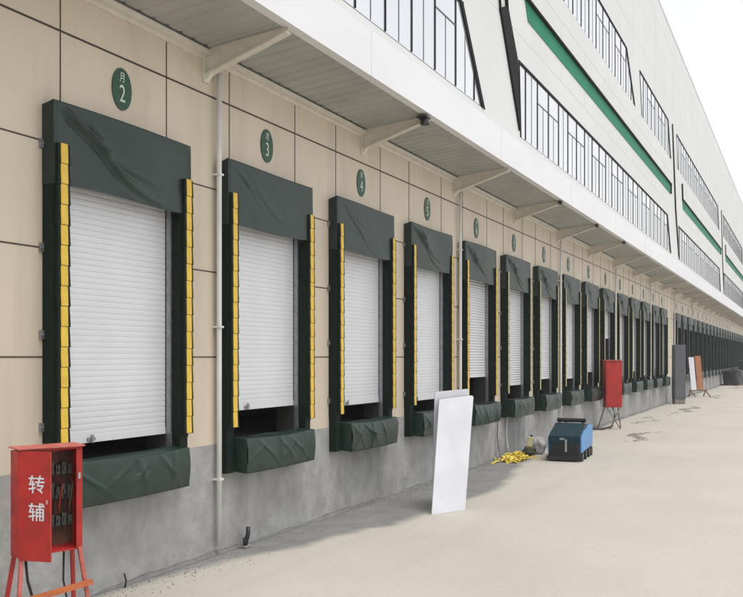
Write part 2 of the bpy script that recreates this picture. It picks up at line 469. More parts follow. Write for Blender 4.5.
for row, nb, q in wins:
    (a, za), (b, zb), (c, _), (d, _) = q
    win = MB(); T = 0.055 if row == 'lower' else 0.04
    def lerp(z): f_ = (z-za)/(zb-za); return a+(b-a)*f_, d+(c-d)*f_
    # slanted outer frame, a little proud of the wall
    win.hexa([(b, -.02, zb-T), (c, -.02, zb-T), (c, -.02, zb), (b, -.02, zb)][::-1], [(b, .2, zb-T), (c, .2, zb-T), (c, .2, zb), (b, .2, zb)][::-1])
    win.hexa([(a, .004, za), (d, .004, za), (d, .004, za+T*.3), (a, .004, za+T*.3)][::-1], [(a, .2, za), (d, .2, za), (d, .2, za+T*.6), (a, .2, za+T*.6)][::-1])
    tl, tr_ = 0.06, (0.18 if row == 'lower' else 0.09)
    win.hexa([(a, -.022, za), (a+tl, -.022, za), (b+tl, -.022, zb-T-.002), (b, -.022, zb-T-.002)][::-1], [(a, .2, za), (a+tl, .2, za), (b+tl, .2, zb-T-.002), (b, .2, zb-T-.002)][::-1])
    win.hexa([(d-tr_, -.022, za), (d, -.022, za), (c, -.022, zb-T-.002), (c-tr_, -.022, zb-T-.002)][::-1], [(d-tr_, .2, za), (d, .2, za), (c, .2, zb-T-.002), (c-tr_, .2, zb-T-.002)][::-1])
    fr = win.build('window', M['frame'], wh)
    gl = MB(); gl.hexa([(a, .010, za), (d, .010, za), (c, .010, zb), (b, .010, zb)][::-1], [(a, .03, za), (d, .03, za), (c, .03, zb), (b, .03, zb)][::-1])
    gl.build('window_glass', M['glass'], fr)
    k = 0; x = a + 0.5; ztr = zb - 0.62
    zlo = za+T*.6+.003
    while x < d-0.3:
        ztop = zb-T-.003
        if x > c-0.12: ztop = za + (zb-za)*(d-x)/(d-c) - 0.16
        if ztop > za+0.3:
            if k % 2 == 0:
                MB().box(x-0.019, x+0.019, -0.006, 0.009, zlo, ztop).build('mullion', M['frame'], fr)
            else:
                MB().box(x-0.010, x+0.010, 0.002, 0.009, zlo, min(ztop, ztr if (k//2) % 3 else ztop)).build('glazing_bar', M['thin'], fr)
            if k % 2 == 0 and (k//2) % 3 and x+1.12 < c:
                MB().box(x+0.021, x+1.099, 0.000, 0.009, ztr+.002, ztr+0.03).build('transom', M['thin'], fr)
        x += 0.56; k += 1

for nb in range(0, 5):
    xl, xr = bayx(.00357, nb), bayx(.00742, nb)
    if nb >= 2: xl += 1.2
    if nb == 0: xl = X0+1; xr = tX(.0030)
    mb = MB()
    mb.prism([(xl, Zgb), (xl+0.25, Zga), (xr, Zga), (xr, Zgb)], -0.02, 0.0)
    st = mb.build('green_stripe', M['green'], wh)
    tr = MB()
    tr.box(xl-0.02, xr+0.02, -0.10, 0.0, Zgb, Zgb+0.055)
    tr.box(xr, xr+.05, -0.08, 0.0, Zga, Zgb)
    tr.hexa([(xl-.07, -.08, Zgb), (xl-.01, -.08, Zgb), (xl-.25, -.08, Zgb+.9), (xl-.31, -.08, Zgb+.9)], [(xl-.07, 0, Zgb), (xl-.01, 0, Zgb), (xl-.25, 0, Zgb+.9), (xl-.31, 0, Zgb+.9)])
    tr.build('trim', M['frame'], st)

# dark slanted expansion seam between bays
for nb in range(1, 6):
    o = BP*(nb-1)
    def X(t): return tX(t)+o
    if X(.0035) > XE-3: continue
    mb = MB()
    zt, zm, zb_ = zk(1.75), zk(1.14), zk(.79)
    L = [(X(.003497)-.03, zb_), (X(.003268), zm), (X(.003268)-1.1, zt)]
    Rr = [(X(.003268)-.98, zt), (X(.003344)+.02, zm+.25), (X(.003484)-.16, zk(1.03)), (X(.003509)-.10, zb_)]
    if nb == 1:
        mb.prism([L[0], L[1], Rr[1], Rr[2], Rr[3]], -0.05, -0.001)
        mb.bar((L[1][0]+.05, -.03, zm-.1), (L[1][0]-1.0, -.03, zt), 0.03)
        mb.bar((Rr[1][0]-.03, -.03, Rr[1][1]-.1), (Rr[1][0]-.9, -.03, zt), 0.05)
    else:
        mb.prism([L[0], (L[1][0]+.10, zm), (L[2][0], zt), (L[2][0]+.14, zt), (L[1][0]+.42, zm), (L[0][0]+.06, zb_)], -0.05, -0.001)
    mb.build('facade_seam', M['frame'], wh)

# roller shutters with their rails, part of the building
SHZ = {0: 1.50, 1: 1.68, 2: 1.60, 3: 1.55, 4: 1.91, 5: 1.66, 6: 1.75, 7: 1.70, 8: 1.85, 9: 3.0, 10: 1.6, 11: 1.75, 12: 1.55, 13: 1.8, 14: 1.6}
def shutter_mesh(z0, fine):
    mb = MB(); z = z0+0.07; h = 0.058
    mb.box(0.11, 1.83, 0.05, 0.085, z0, z0+0.07)
    prof = ((0, .0575), (.2, .0558), (.5, .055), (.85, .0558), (.93, .0595), (1.0, .0595)) if fine else ((0, .06), (.5, .047), (.9, .055), (1, .07))
    while z < ZT:
        for (a_, ya), (b_, yb) in zip(prof, prof[1:]):
            mb.quad((0.11, ya, z+a_*h), (1.83, ya, z+a_*h), (1.83, yb, z+b_*h), (0.11, yb, z+b_*h))
        z += h
    return mb
for i in DOORS:
    x = S0 + PITCH*i
    z0 = SHZ.get(i, random.choice((1.5, 1.6, 1.7, 1.55)))
    sh = shutter_mesh(z0, i < 4).build('roller_shutter', M['shutter'], wh, loc=(x, 0, 0))
    MB().box(.1005, .112, .088, .32, PZ, ZT).build('reveal', M['dark'], sh); MB().box(1.832, 1.8795, .046, .32, PZ, ZT).build('reveal', M['dark'], sh)
    if i < 16:
        for sx in (0.101, 1.835):
            r = MB(); r.box(sx, sx+.044, -.012, .045, ZS+.0, ZT)
            r.build('guide_rail', M['rail'], sh)
        r = MB(); r.box(.62, .72, .028, .05, z0+.02, z0+.05); r.box(.655, .685, .015, .03, z0+.0, z0+.08)
        r.build('pull_handle', M['rail'], sh)
    if i == 9:
        r = MB(); r.box(.2, 1.7, .6, .64, PZ, 2.35); r.build('inner_dock_panel', M['greydoor'], sh)

# ------------------------------------------------------------------ canopy
CY = -1.2
cn = empty('loading_canopy', (0, 0, 5.9))
tag(cn, 'long white steel canopy with ribbed soffit projecting from the wall above the loading doors', 'canopy')
cn_off = (0, 0, -5.9)
mb = MB()
x = X0; zi, zo = 5.935, 6.03
prof = ((0, 0), (.165, 0), (.18, .013), (.215, .013), (.23, 0))
while x < XE:
    for (a_, za), (b_, zb) in zip(prof, prof[1:]):
        mb.quad((x+a_, -.09, zi+za), (x+a_, CY+.06, zo+za), (x+b_, CY+.06, zo+zb), (x+b_, -.09, zi+zb))
    x += .23
mb.build('ribbed_soffit', M['soffit'], cn, loc=cn_off)
mb = MB()
mb.prism([(0, 0)]*0 or [(X0, 6.02), (XE, 6.02), (XE, 6.62), (X0, 6.62)], CY, CY+.055)
mb.box(X0, XE, CY+.056, CY+.13, 6.02, 6.03)
fo = mb.build('fascia', M['fascia'], cn, loc=cn_off)
mb = MB()
x = X0+2.2
while x < XE:
    mb.box(x-.004, x+.004, CY-.002, CY, 6.02, 6.62); x += 5.6
mb.build('fascia_joint', M['seam'], fo)
MB().quad((X0, CY+.05, 6.55), (XE, CY+.05, 6.55), (XE, 0, 6.60), (X0, 0, 6.60)).build('canopy_roof', M['fascia'], cn, loc=cn_off)
MB().box(X0, XE, -.085, -.001, 5.85, 5.91).box(X0, XE, -.02, -.001, 5.80, 5.85).build('wall_angle', M['cream'], cn, loc=cn_off)

def bracket_mesh():
    mb = MB()
    # tapered web with flanges, wall plate
    def pr(x0, x1, pts):       # outline in YZ extruded along X
        n_ = len(pts); i = len(mb.v)
        mb.v += [(x0, y, z) for y, z in pts] + [(x1, y, z) for y, z in pts]
        mb.f.append(tuple(i+k for k in range(n_))); mb.f.append(tuple(i+n_+k for k in reversed(range(n_))))
        for k in range(n_):
            j = (k+1) % n_; mb.f.append((i+k, i+n_+k, i+n_+j, i+j))
    pr(-.008, .008, [(-.03, 5.64), (-.03, 5.93), (CY+.07, 6.03), (CY+.07, 5.965)])
    pr(-.05, .05, [(-.03, 5.615), (-.03, 5.64), (CY+.07, 5.965), (CY+.07, 5.945)])
    pr(-.06, .06, [(-.001, 5.54), (-.001, 5.92), (-.03, 5.92), (-.03, 5.54)])
    pr(-.03, .03, [(-.03, 5.56), (-.03, 5.615), (-.10, 5.635)])
    return mb
bm_ = bracket_mesh()
BX = [8.62 + 4.131*k for k in range(0, 32)]
b0 = bm_.build('bracket', M['cream'], cn, loc=(BX[0], 0, -5.9))
for x in BX[1:]:
    c = b0.copy(); COL.objects.link(c); c.parent = cn; c.location = (x, 0, -5.9)
# small black lamps under the canopy edge (unlit)
mb = MB()
mb.box(-.09, .09, .14, .30, -.025, 0.0)
mb.bar((0, .20, -.025), (0, .20, -.12), .055, .075, n=10)
lamps = [x for k, x in enumerate(BX) if k >= 1 and k != 2 and x < 31]
for k, x in enumerate(lamps):
    if k == 0:
        l0 = mb.build('canopy_lamp', M['rubber'], None, loc=(x-.12, CY-.12, 5.985)); o = l0
    else:
        o = l0.copy(); COL.objects.link(o); o.location = (x-.06, CY-.06, 5.999)
    if k: o.scale = (.6, .6, .6)
    tag(o, ('small black lamp under the canopy edge, nearest of the row' if k == 0 else
            'small black lamp under the canopy edge, %s from the near end' % ORD[k]), 'lamp', 'black lamps under the canopy edge')

# ------------------------------------------------------------------ dock shelters
HW = 2.03
def header_mesh(seed, amp, nx=96, nz=60):
    rnd = random.Random(seed)
    z0, z1 = 3.93, 4.70
    # creases sweep down from the top left corner like hung cloth
    cr_ = []
    for k in range(5):
        cr_.append((rnd.uniform(.02, .10) + .10*k, rnd.uniform(.25, .34)+.11*k, rnd.uniform(1.8, 3.2), rnd.uniform(.5, 1.0), rnd.uniform(.018, .032), rnd.uniform(.7, 1.25)))
    wr = [(rnd.uniform(0, HW), rnd.uniform(z0, z1), rnd.uniform(-.9, .9), rnd.uniform(.12, .3), rnd.uniform(-1, 1)) for _ in range(9)]
    def disp(x, z):
        q = 0.0
        for xs, a, b, h, wd, ln in cr_:
            if x > xs:
                t = x-xs
                zc = z1 - .02 - a*(1-math.exp(-t*b))*1.05
                d = (z-zc)
                q += h*math.exp(-abs(d)/wd)*min(1, t/.12)*max(0, 1-(t/ln)**2)
                q -= .35*h*math.exp(-((d+.05)/.035)**2)*min(1, t/.12)*max(0, 1-(t/ln)**2)
        e = 0.0
        for xc, zc, ang_, ln, sg in wr:
            c_, s_ = math.cos(ang_), math.sin(ang_)
            u = (x-xc)*c_+(z-zc)*s_; v = -(x-xc)*s_+(z-zc)*c_
            e += sg*math.exp(-(u/ln)**2)*math.exp(-abs(v)/.022)
        return amp*q + .006*e
    def front(u, v):
        x = HW*u; z = z0 + (z1-z0)*v
        y = -.150 - disp(x, z)*min(1, u*12, (1-u)*12)*min(1, (1-v)*10) - amp*.4*math.sin(x*4+seed)*math.sin(v*2.6)*min(1, (1-v)*6)
        zz = z - .014*math.sin(x*3.1+seed)*(1-v) - .010*math.sin(x*2.0+seed)*v
        e = min(u, 1-u)
        if e < .012: y = -.140
        if v > 0.985: y = -.138
        return (x, y, zz)
    mb = MB(); mb.grid(nx, nz, front)
    mb.quad((0.16, -.135, z0+.01), (1.85, -.135, z0+.01), (1.85, -.05, z0+.03), (0.16, -.05, z0+.03))
    n_ = 24
    for k in range(n_):
        a, b = HW*k/n_, HW*(k+1)/n_
        za, zb = z1-.010*math.sin(a*2+seed), z1-.010*math.sin(b*2+seed)
        mb.quad((a, -.138, za), (b, -.138, zb), (b, -.002, z1-.035), (a, -.002, z1-.035))
    return mb
def header_side(x):
    mb = MB(); o = -.004 if x < 1 else .004
    za = 4.70-.010*math.sin(x*2)
    mb.v = [(x+o, -.002, 3.93), (x+o, -.139, 3.93), (x+o, -.142, 4.25), (x+o, -.139, 4.66), (x+o, -.125, 4.69), (x+o, -.002, 4.665)]
    mb.v += [(x-o, v[1], v[2]) for v in mb.v]
    mb.f = [tuple(range(6)), tuple(reversed(range(6, 12)))] + [(k, k+6, (k+1) % 6+6, (k+1) % 6) for k in range(6)]
    return mb
def post_mesh(x0, x1):
    mb = MB()
    n_ = 16
    # fabric covered foam pad: its outline wavers a little between the seams
    for k in range(n_):
        za, zb = 1.46+(3.928-1.46)*k/n_, 1.46+(3.928-1.46)*(k+1)/n_
        wob = lambda z: .006*math.sin(z*9)+.004*math.sin(z*23)
        mb.hexa([(x0, -.001, za), (x1, -.001, za), (x1, -.128+wob(za), za), (x0, -.128+wob(za), za)][::-1], [(x0, -.001, zb), (x1, -.001, zb), (x1, -.128+wob(zb), zb), (x0, -.128+wob(zb), zb)][::-1])
    mb.box(x0+.008, x1-.008, -.118, -.001, .955, 1.4595)
    return mb
def strip_mesh(x0):
    mb = MB(); wd = .15; z = 1.50
    rnd = random.Random(int(x0*100)+5)
    while z < 4.28:
        h = .187
        o = rnd.uniform(-.001, .001)
        b = [(x0+.034+o, -.182, z+.006), (x0+wd-.030+o, -.182, z+.007), (x0+wd-.030+o, -.172, z+.007), (x0+.034+o, -.172, z+.007)]
        m_ = [(x0+.032, -.181, z+h*.5), (x0+wd-.032, -.181, z+h*.5), (x0+wd-.032, -.171, z+h*.5), (x0+.032, -.171, z+h*.5)]
        t_ = [(x0+.033, -.178, z+h+.001), (x0+wd-.033, -.178, z+h+.001), (x0+wd-.036, -.164, z+h-.001), (x0+.034, -.164, z+h-.001)]
        mb.hexa(b, m_); mb.hexa(m_, t_)
        z += h
    return mb
def strip_back(x0):
    mb = MB(); z = 1.50; wd = .15
    while z < 4.28:
        h = .187
        mb.hexa([(x0-.001, -.178, z), (x0+wd+.004, -.178, z), (x0+wd+.004, -.129, z), (x0-.001, -.129, z)],
                [(x0+.003, -.172, z+h-.001), (x0+wd-.003, -.172, z+h-.001), (x0+wd-.003, -.129, z+h-.001), (x0+.003, -.129, z+h-.001)])
        z += h
    return mb
def pad_mesh(seed):
    rnd = random.Random(seed); ph = rnd.uniform(0, 6)
    x0, x1, z0, z1 = .165, 1.80, .95, 1.365
    folds = [(rnd.uniform(.05, .95), rnd.uniform(-1.3, 1.3)) for _ in range(9)]
    def f(u, v):
        # v wraps top back -> top front -> bottom front -> bottom back
        x = x0+(x1-x0)*u
        if v < .15:
            t = v/.15; y = -.05-.245*t; z = z1+.012 - .012*t
        elif v < .85:
            t = (v-.15)/.7
            y = -.295-.022*math.sin(math.pi*t); z = z1-(z1-z0)*t
            for fx, fs in folds:
                dd = (u-fx) + fs*(t-.5)*.35
                y -= .017*math.exp(-(dd/.026)**2)*(.35+.65*math.sin(math.pi*min(1, t*1.3)))
            y -= .008*math.sin(x*9+ph)*t
        else:
            t = (v-.85)/.15; y = -.295+.245*t; z = z0-.003 + .02*t
        z -= .022*math.sin(math.pi*u)*(1 if v < .45 else .4)
        return (x, y, z)
    mb = MB(); mb.grid(110, 40, f, flip=True)
    for x, s in ((x0, 1), (x1, -1)):
        mb.quad((x, -.05, z0+.017), (x, -.295, z0), (x, -.295, z1), (x, -.05, z1+.01))
    return mb
def make_shelter(seed, amp, strip='yellow'):
    root = empty('dock_shelter', (0, 0, 0))
    header_mesh(seed, amp).build('header_curtain', M['fabric'], root, smooth=True)
    for xh in (0.0, HW): header_side(xh).build('header_side', M['sidefabric'], root)
    post_mesh(0.0, .15).build('side_post', M['black'], root)
    post_mesh(1.86, 2.01).build('side_post', M['black'], root)
    for xs in (0.02, 1.878):
        strip_back(xs).build('strip_backing', M['black'], root)
        strip_mesh(xs).build('warning_strip', M[strip], root)
    pad_mesh(seed).build('bumper_pad', M['pad'], root, smooth=True)
    for z in (1.7, 2.55, 3.35, 4.3):
        m_ = MB(); m_.box(-.045, -.002 if z < 4 else -.002, -.028, -.001, z-.04, z+.04); m_.bar((-.022, -.028, z), (-.022, -.042, z), .011, n=6)
        m_.build('fixing_clip', M['rail'], root)
    return root
protos = [make_shelter(s, a_) for s, a_ in ((3, .052), (11, .009), (23, .013), (31, .032))]
protos += [make_shelter(41, .03, 'paleyellow'), make_shelter(47, .02, 'greystrip'), make_shelter(53, .036, 'yellow'), make_shelter(59, .04, 'paleyellow'), make_shelter(67, .018, 'paleyellow')]
use = {5: 4, 16: 5, 4: 6, 6: 7, 7: 8, 0: 0, 1: 1, 2: 2, 3: 3}
shelters = []
for j, i in enumerate(DOORS):
    if i in use: r = protos[use[i]]
    else: r = make_copies(protos[(4, 7, 8)[i % 3] if i < 15 else 5], 1)[0]
    r.location = (S0 + PITCH*i, 0, 0)
    if i == 0: lab = 'green dock shelter with sagging creased header and yellow strips, nearest, behind the open red box'
    elif i == 1: lab = 'green dock shelter with yellow strips just right of the first white drainpipe'
    elif i == 2: lab = 'dock shelter with yellow strips between the first drainpipe shelter and the leaning white board'
    elif i == 3: lab = 'dock shelter with yellow strips directly behind the white boards'
    elif i == 4: lab = 'dock shelter right of the second drainpipe with its shutter partly raised'
    elif i < 15: lab = 'dock shelter, %s from the near end of the near group' % ORD[i]
    else: lab = 'dock shelter beyond the grey cabinet, %s of the far group' % ORD[i-16]
    tag(r, lab, 'dock shelter', 'green and black dock shelters along the wall')

# ------------------------------------------------------------------ number signs
def disc_mesh():
    mb = MB(); pts = [(.145*math.cos(t*math.pi/20), .215*math.sin(t*math.pi/20)) for t in range(40)]
    mb.prism(pts, -.012, 0); return mb
d0 = None
for i in DOORS:
    if i > 30: continue
    loc = (S0 + PITCH*i + 1.06, -.001, 5.085)
    if d0 is None:
        d0 = disc_mesh().build('dock_number_sign', M['signgreen'], None); o = d0
    else:
        o = d0.copy(); COL.objects.link(o)
    o.location = loc
    num = str(i+2)
    lab = {0: 'round green sign with white number 2 above the nearest dock shelter',
           1: 'round green number sign on the wall right of the first drainpipe',
           2: 'round green number sign above the third dock shelter'}.get(i)
    if lab is None:
        lab = 'small green number sign above the %s dock shelter' % ORD[i] if i < 15 else 'tiny number sign above the %s shelter of the far group' % ORD[i-16]
    tag(o, lab, 'sign', 'round green dock number signs')
    if i < 15:
        for body, size, z, nm in ((num, .25, -.055, 'number'), ('月', .11, .115, 'small_character')):
            me = text_mesh(body, size); me.materials.append(M['signwhite'])
            t = bpy.data.objects.new(nm, me); COL.objects.link(t); t.parent = o
            t.location = (0, -.0145, z); t.rotation_euler = (R(90), 0, 0)
            t.scale = ((.5 if len(num) > 1 and nm == 'number' else .75), 1, 1)

# ------------------------------------------------------------------ drainpipes
pm = MB(); pm.path([(0, -.07, .12), (0, -.07, 2), (0, -.07, 4), (0, -.07, 5.82)], .031, n=12)
first = None
for k in range(0, 7):
    x = 8.80 + 8.262*k
    if k == 0:
        r = empty('drainpipe'); first = r
        pm.build('pipe', M['pipe'], r, smooth=True)
        for z in (.9, 2.7, 4.5):
            cl = MB(); cl.box(-.042, .042, -.108, -.001, z-.012, z+.012); cl.build('pipe_clip', M['pipe'], r)
    else:
        r = make_copies(first, 1)[0]
    r.location = (x, 0, 0)
    tag(r, ('white drainpipe running down the wall between the two nearest dock shelters' if k == 0 else
            'white drainpipe behind the white boards' if k == 1 else
            'white drainpipe, %s from the near end of the wall' % ORD[k]), 'drainpipe', 'white drainpipes down the wall')

# ------------------------------------------------------------------ red electrical boxes
M['inner'] = mat('dark_reddish_interior', (0.05, 0.018, 0.012), (0.09, 0.035, 0.018), 0.8, scale=8)  # dark reddish brown for the back panel
def switch_box(width, height, base, depth, leaf_deg, leafs, lean=0.0, opened=True):
    r = empty('electrical_box')
    t = .012
    sh = MB()
    sh.box(0, t, 0, depth, base, base+height); sh.box(width-t, width, 0, depth, base, base+height)
    sh.box(t, width-t, depth-t, depth, base, base+height)
    sh.box(t, width-t, 0, depth-t, base, base+t)
    sh.box(t, width-t, 0, depth-t, base+height-t, base+height)
    sh.box(width-.055, width-t, -.004, .012, base+t, base+height-t)
    sh.box(t, .03, -.004, .012, base+t, base+height-t)
    cab = sh.build('cabinet', M['red'], r, bevel=.004)
    lid = MB(); lid.hexa([(0, -.03, base+height+.005), (width+.0, -.04, base+height+.005), (width+.01, depth+.02, base+height+.018), (-.01, depth+.02, base+height+.018)],
                         [(-.01, -.04, base+height+.017), (width+.01, -.04, base+height+.017), (width+.01, depth+.02, base+height+.028), (-.01, depth+.02, base+height+.028)])
    lid.build('lid', M['pink'], r, bevel=.003)
    a = R(leaf_deg); lw = leafs
    ca, sa = math.cos(a), math.sin(a)
    def P_(u, v, z): return (0.0 + u*ca + v*sa, -.006 - u*sa + v*ca, z)
    df = MB(); df.hexa([P_(0, 0, base-.015), P_(lw, 0, base-.015), P_(lw, .018, base-.015), P_(0, .018, base-.015)],
                       [P_(0, 0, base+height+.0), P_(lw, 0, base+height+.0), P_(lw, .018, base+height+.0), P_(0, .018, base+height+.0)])
    door = df.build('door', M['red'], r, bevel=.003)
    return r, cab, door, P_, a
BASE, HT = .765, .84
r, cab, door, P_, ang = switch_box(.54, HT, BASE, .14, 58, .285)
r.location = (5.15, -.75, 0); r.rotation_euler.z = R(-20)
tag(r, 'red metal electrical box on pink legs with open door and white lettering beside nearest dock', 'electrical box')
for body, z in (('转', BASE+.575), ('辅', BASE+.36)):
    me = text_mesh(body, .15, .001, .0012); me.materials.append(M['board'])
    t = bpy.data.objects.new('lettering', me); COL.objects.link(t); t.parent = door
    t.matrix_local = Matrix.Translation(Vector(P_(.165, -.0025, z))) @ Matrix.Rotation(-ang, 4, 'Z') @ Matrix.Rotation(R(90), 4, 'X')
hm = MB(); hm.bar(P_(.262, -.012, BASE+.44), P_(.262, -.012, BASE+.47), .008, n=8); hm.build('door_latch', M['steel'], door)
bkp = MB(); bkp.box(.03, .51, .115, .125, BASE+.04, BASE+HT-.04); bkp.build('back_panel', M['inner'], cab)
rnd = random.Random(8)
for rz_, hh in ((.62, .10), (.42, .12), (.20, .10)):
    for k in range(5):
        x = .235+.052*k; h_ = hh*rnd.uniform(.75, 1.1); w_ = .040
        m_ = MB(); m_.box(x, x+w_, .062, .115, BASE+rz_, BASE+rz_+h_); m_.box(x+w_*.3, x+w_*.7, .050, .062, BASE+rz_+h_*.35, BASE+rz_+h_*.65)
        m_.build('circuit_breaker', M['breaker'], cab, bevel=.002)
for k, cm in enumerate(('rubber', 'wood', 'rubber', 'red', 'rubber', 'olive')):
    x = .24+.045*k
    m_ = MB(); m_.path([(x, .08, BASE+.60), (x+.012, .05, BASE+.54), (x-.015, .05, BASE+.36), (x, .08, BASE+.30)], .006, 6)
    m_.build('wire', M[cm], cab, smooth=True)
m_ = MB(); m_.box(.495, .515, -.015, -.004, BASE+.58, BASE+.63); m_.build('lock_plate', M['steel'], cab)
def leg(a, b, name='leg', m=M['pink'], rr=.02): MB().bar(a, b, rr).build(name, m, r)
leg((.03, -.0, BASE+.02), (-.06, -.10, 0)); leg((.51, -.0, BASE+.02), (.60, -.10, 0))
leg((.03, .13, BASE+.02), (-.06, .24, 0), m=M['red']); leg((.51, .13, BASE+.02), (.58, .22, 0), m=M['red'])
MB().bar((-.035, -.09, .44), (.58, -.085, .50), .028).build('cross_plank', M['orange'], r)
MB().bar((-.05, .20, .30), (.56, .20, .30), .014).build('cross_bar', M['pink'], r)
MB().path([(.12, .15, BASE+.01), (.13, .12, .55), (.17, .08, .35), (.24, .0, .16), (.34, -.10, .04), (.6, -.2, .014), (.9, -.1, .014)], .012, 8).build('power_cable', M['rubber'], r, smooth=True)
MB().path([(.45, .15, BASE+.01), (.44, .14, .5), (.47, .10, .25), (.5, .0, .05), (.7, .1, .012), (1.0, .2, .012)], .009, 8).build('power_cable', M['rubber'], r, smooth=True)

# closed tall red box on a crossed-leg stand farther down the yard
r = empty('electrical_box', (30.0, -.62, 0), R(-62))
tag(r, 'tall closed red electrical box on a splayed stand farther down the yard', 'electrical box')
MB().box(-.27, .27, -.16, .16, .70, 2.22).build('cabinet', M['red'], r, bevel=.01)
MB().box(-.24, .24, -.172, -.162, .75, 2.17).build('door', M['red'], r, bevel=.004)
MB().box(-.29, .29, -.20, .18, 2.222, 2.25).build('lid', M['pink'], r, bevel=.004)
for a, b in (((-.22, -.13, .70), (.16, -.35, 0)), ((.22, -.13, .70), (-.2, -.35, 0)), ((-.22, .13, .70), (-.38, .33, 0)), ((.22, .13, .70), (.38, .33, 0))):
    MB().bar(a, b, .022).build('leg', M['litter'], r)
MB().path([(0, 0, .7), (.05, -.1, .4), (-.1, -.3, .1), (-.5, -.6, .03), (-.9, -.5, .03), (-1.6, -1.0, .03)], .028, 8).build('power_cable', M['rubber'], r, smooth=True)

# ------------------------------------------------------------------ white boards propped against each other
def board(corners, normal, th, name, label):
    c = [Vector(p) for p in corners]      # bl, br, tr, tl
    n_ = Vector(normal)
    rad = .045; pts = []
    for k in range(4):
        p, a, b = c[k], c[k-1], c[(k+1) % 4]
        if k < 2: pts.append(p); continue
        da, db = (a-p).normalized(), (b-p).normalized()
        for s in range(6):
            t = s/5*math.pi/2
            pts.append(p + da*rad*(1-math.sin(t)) + db*rad*(1-math.cos(t)))
    base_ = (c[0]+c[1])/2
    mb = MB(); m_ = len(pts)
    mb.v = [tuple(p-base_) for p in pts] + [tuple(p-base_+n_*th) for p in pts]
    mb.f = [tuple(range(m_)), tuple(reversed(range(m_, 2*m_)))] + [(k, k+m_, (k+1) % m_+m_, (k+1) % m_) for k in range(m_)]
    o = mb.build(name, M['board'], None, bevel=.004); o.location = base_
    return tag(o, label, 'board', 'white boards standing by the fourth dock')
BL, BR = Vector((12.44, -1.31, 0.0)), Vector((13.04, -1.62, 0.0))
back = Vector((.36, .69, 0)).normalized()
TL, TR_ = Vector((12.98, -1.22, 1.69)), Vector((13.60, -1.56, 1.735))
board([BL, BR, TR_, TL], back, .014, 'white_board', 'front white board standing upright, leaning back beside the wall')
sh_ = Vector((-.07, .20, .0))
BL2, BR2 = BL+Vector((.934, .357, 0))*.85, BR+Vector((.934, .357, 0))*.85
board([BL2, BR2, TR_+back*.045+Vector((-.06, .02, .105)), TL+back*.045+Vector((-.06, .02, .115))], back, .014, 'white_board', 'rear white board behind the front one, its top edge showing above')

# ------------------------------------------------------------------ blue machine
fl, frr = Vector((20.0, -1.09, 0)), Vector((20.0, -1.80, 0))
ax = (frr-fl).normalized(); ay = Vector((-ax.y, ax.x, 0))
if ay.x < 0: ay = -ay
rz = R(-86)
r = empty('blue_machine', fl, rz)
tag(r, 'small blue and black wheeled power machine with a top handle rail standing in the yard', 'machine')
W_, L_ = .73, 1.75
def prismx(pts, x0, x1):
    mb = MB(); n_ = len(pts)
    mb.v = [(x0, y, z) for y, z in pts] + [(x1, y, z) for y, z in pts]
    mb.f = [tuple(range(n_)), tuple(reversed(range(n_, 2*n_)))] + [(k, k+n_, (k+1) % n_+n_, (k+1) % n_) for k in range(n_)]
    return mb
prismx([(0, .10), (L_, .10), (L_, .74), (.85, .80), (0, .56)], .02, W_-.02).build('body', M['rubber'], r, bevel=.02)
prismx([(-.012, .40), (-.012, .575), (.84, .815), (.84, .79), (.01, .55), (.01, .40)], .015, W_-.015).build('hood', M['teal'], r, bevel=.008)
for xx, nm in ((W_-.018, 'side_panel'), (-.012, 'side_panel')):
    prismx([(.02, .20), (L_-.02, .24), (L_-.02, .72), (1.2, .77), (.85, .70), (.4, .665), (.02, .52)], xx, xx+.03).build(nm, M['blue'], r, bevel=.006)
gm = MB()
for k in range(6): gm.box(.08, W_-.08, -.012, -.001, .15+.035*k, .168+.035*k)
gm.build('front_grille', M['rubber'], r)
MB().box(W_*.52, W_*.58, -.03, -.013, .22, .50).build('latch', M['steel'], r, bevel=.005)
MB().box(W_*.36, W_*.50, -.022, -.013, .49, .53).build('badge_plate', M['steel'], r)
hb = MB(); hb.bar((.04, .95, .87), (W_-.03, .95, .87), .05, n=10); hb.bar((.10, .95, .68), (.10, .95, .86), .02, n=8); hb.bar((W_-.1, .95, .68), (W_-.1, .95, .86), .02, n=8)
hb.build('handle_rail', M['rubber'], r)
for xx in (-.02, W_-.07):
    for yy in (.22, .72, 1.22, 1.6):
        MB().bar((xx, yy, .11), (xx+.09, yy, .11), .11, n=18).build('wheel', M['rubber'], r, bevel=.008)
MB().box(-.03, W_+.03, -.03, .02, .03, .13).build('front_bumper', M['rubber'], r, bevel=.012)
MB().bar((.2, 1.3, .76), (.2, 1.3, .86), .045, n=12).build('exhaust', M['steel'], r)

# ------------------------------------------------------------------ loose things by the machine
def lump(name, m, loc, size, label, cat, seed, group=None, noise_=.25, open_top=False):
    rnd = random.Random(seed); ph = [rnd.uniform(0, 6) for _ in range(6)]
    def f(u, v):
        a, b = u*2*math.pi, v*math.pi
        k = 1 + noise_*(.4*math.sin(3*a+ph[0])*math.sin(b) + .35*math.sin(5*b+ph[1]+a) + .25*math.sin(7*a+ph[2]+3*b))
        z = (1-math.cos(b))/2
        return (size[0]*math.cos(a)*math.sin(b)**.6*k, size[1]*math.sin(a)*math.sin(b)**.6*k, size[2]*z*(1+.1*math.sin(4*a+ph[3])))
    mb = MB(); mb.grid(28, 14, f)
    o = mb.build(name, m, None, smooth=True, loc=loc)
    return tag(o, label, cat, group)
lump('sack', M['sack'], (21.35, -.52, 0), (.16, .16, .38), 'crumpled pale sack standing left of the blue machine', 'sack', 4)
o = lump('tool_bag', M['olive'], (20.85, -.42, 0), (.19, .15, .22), 'small dark olive bag lying left of the pale sack', 'bag', 5)
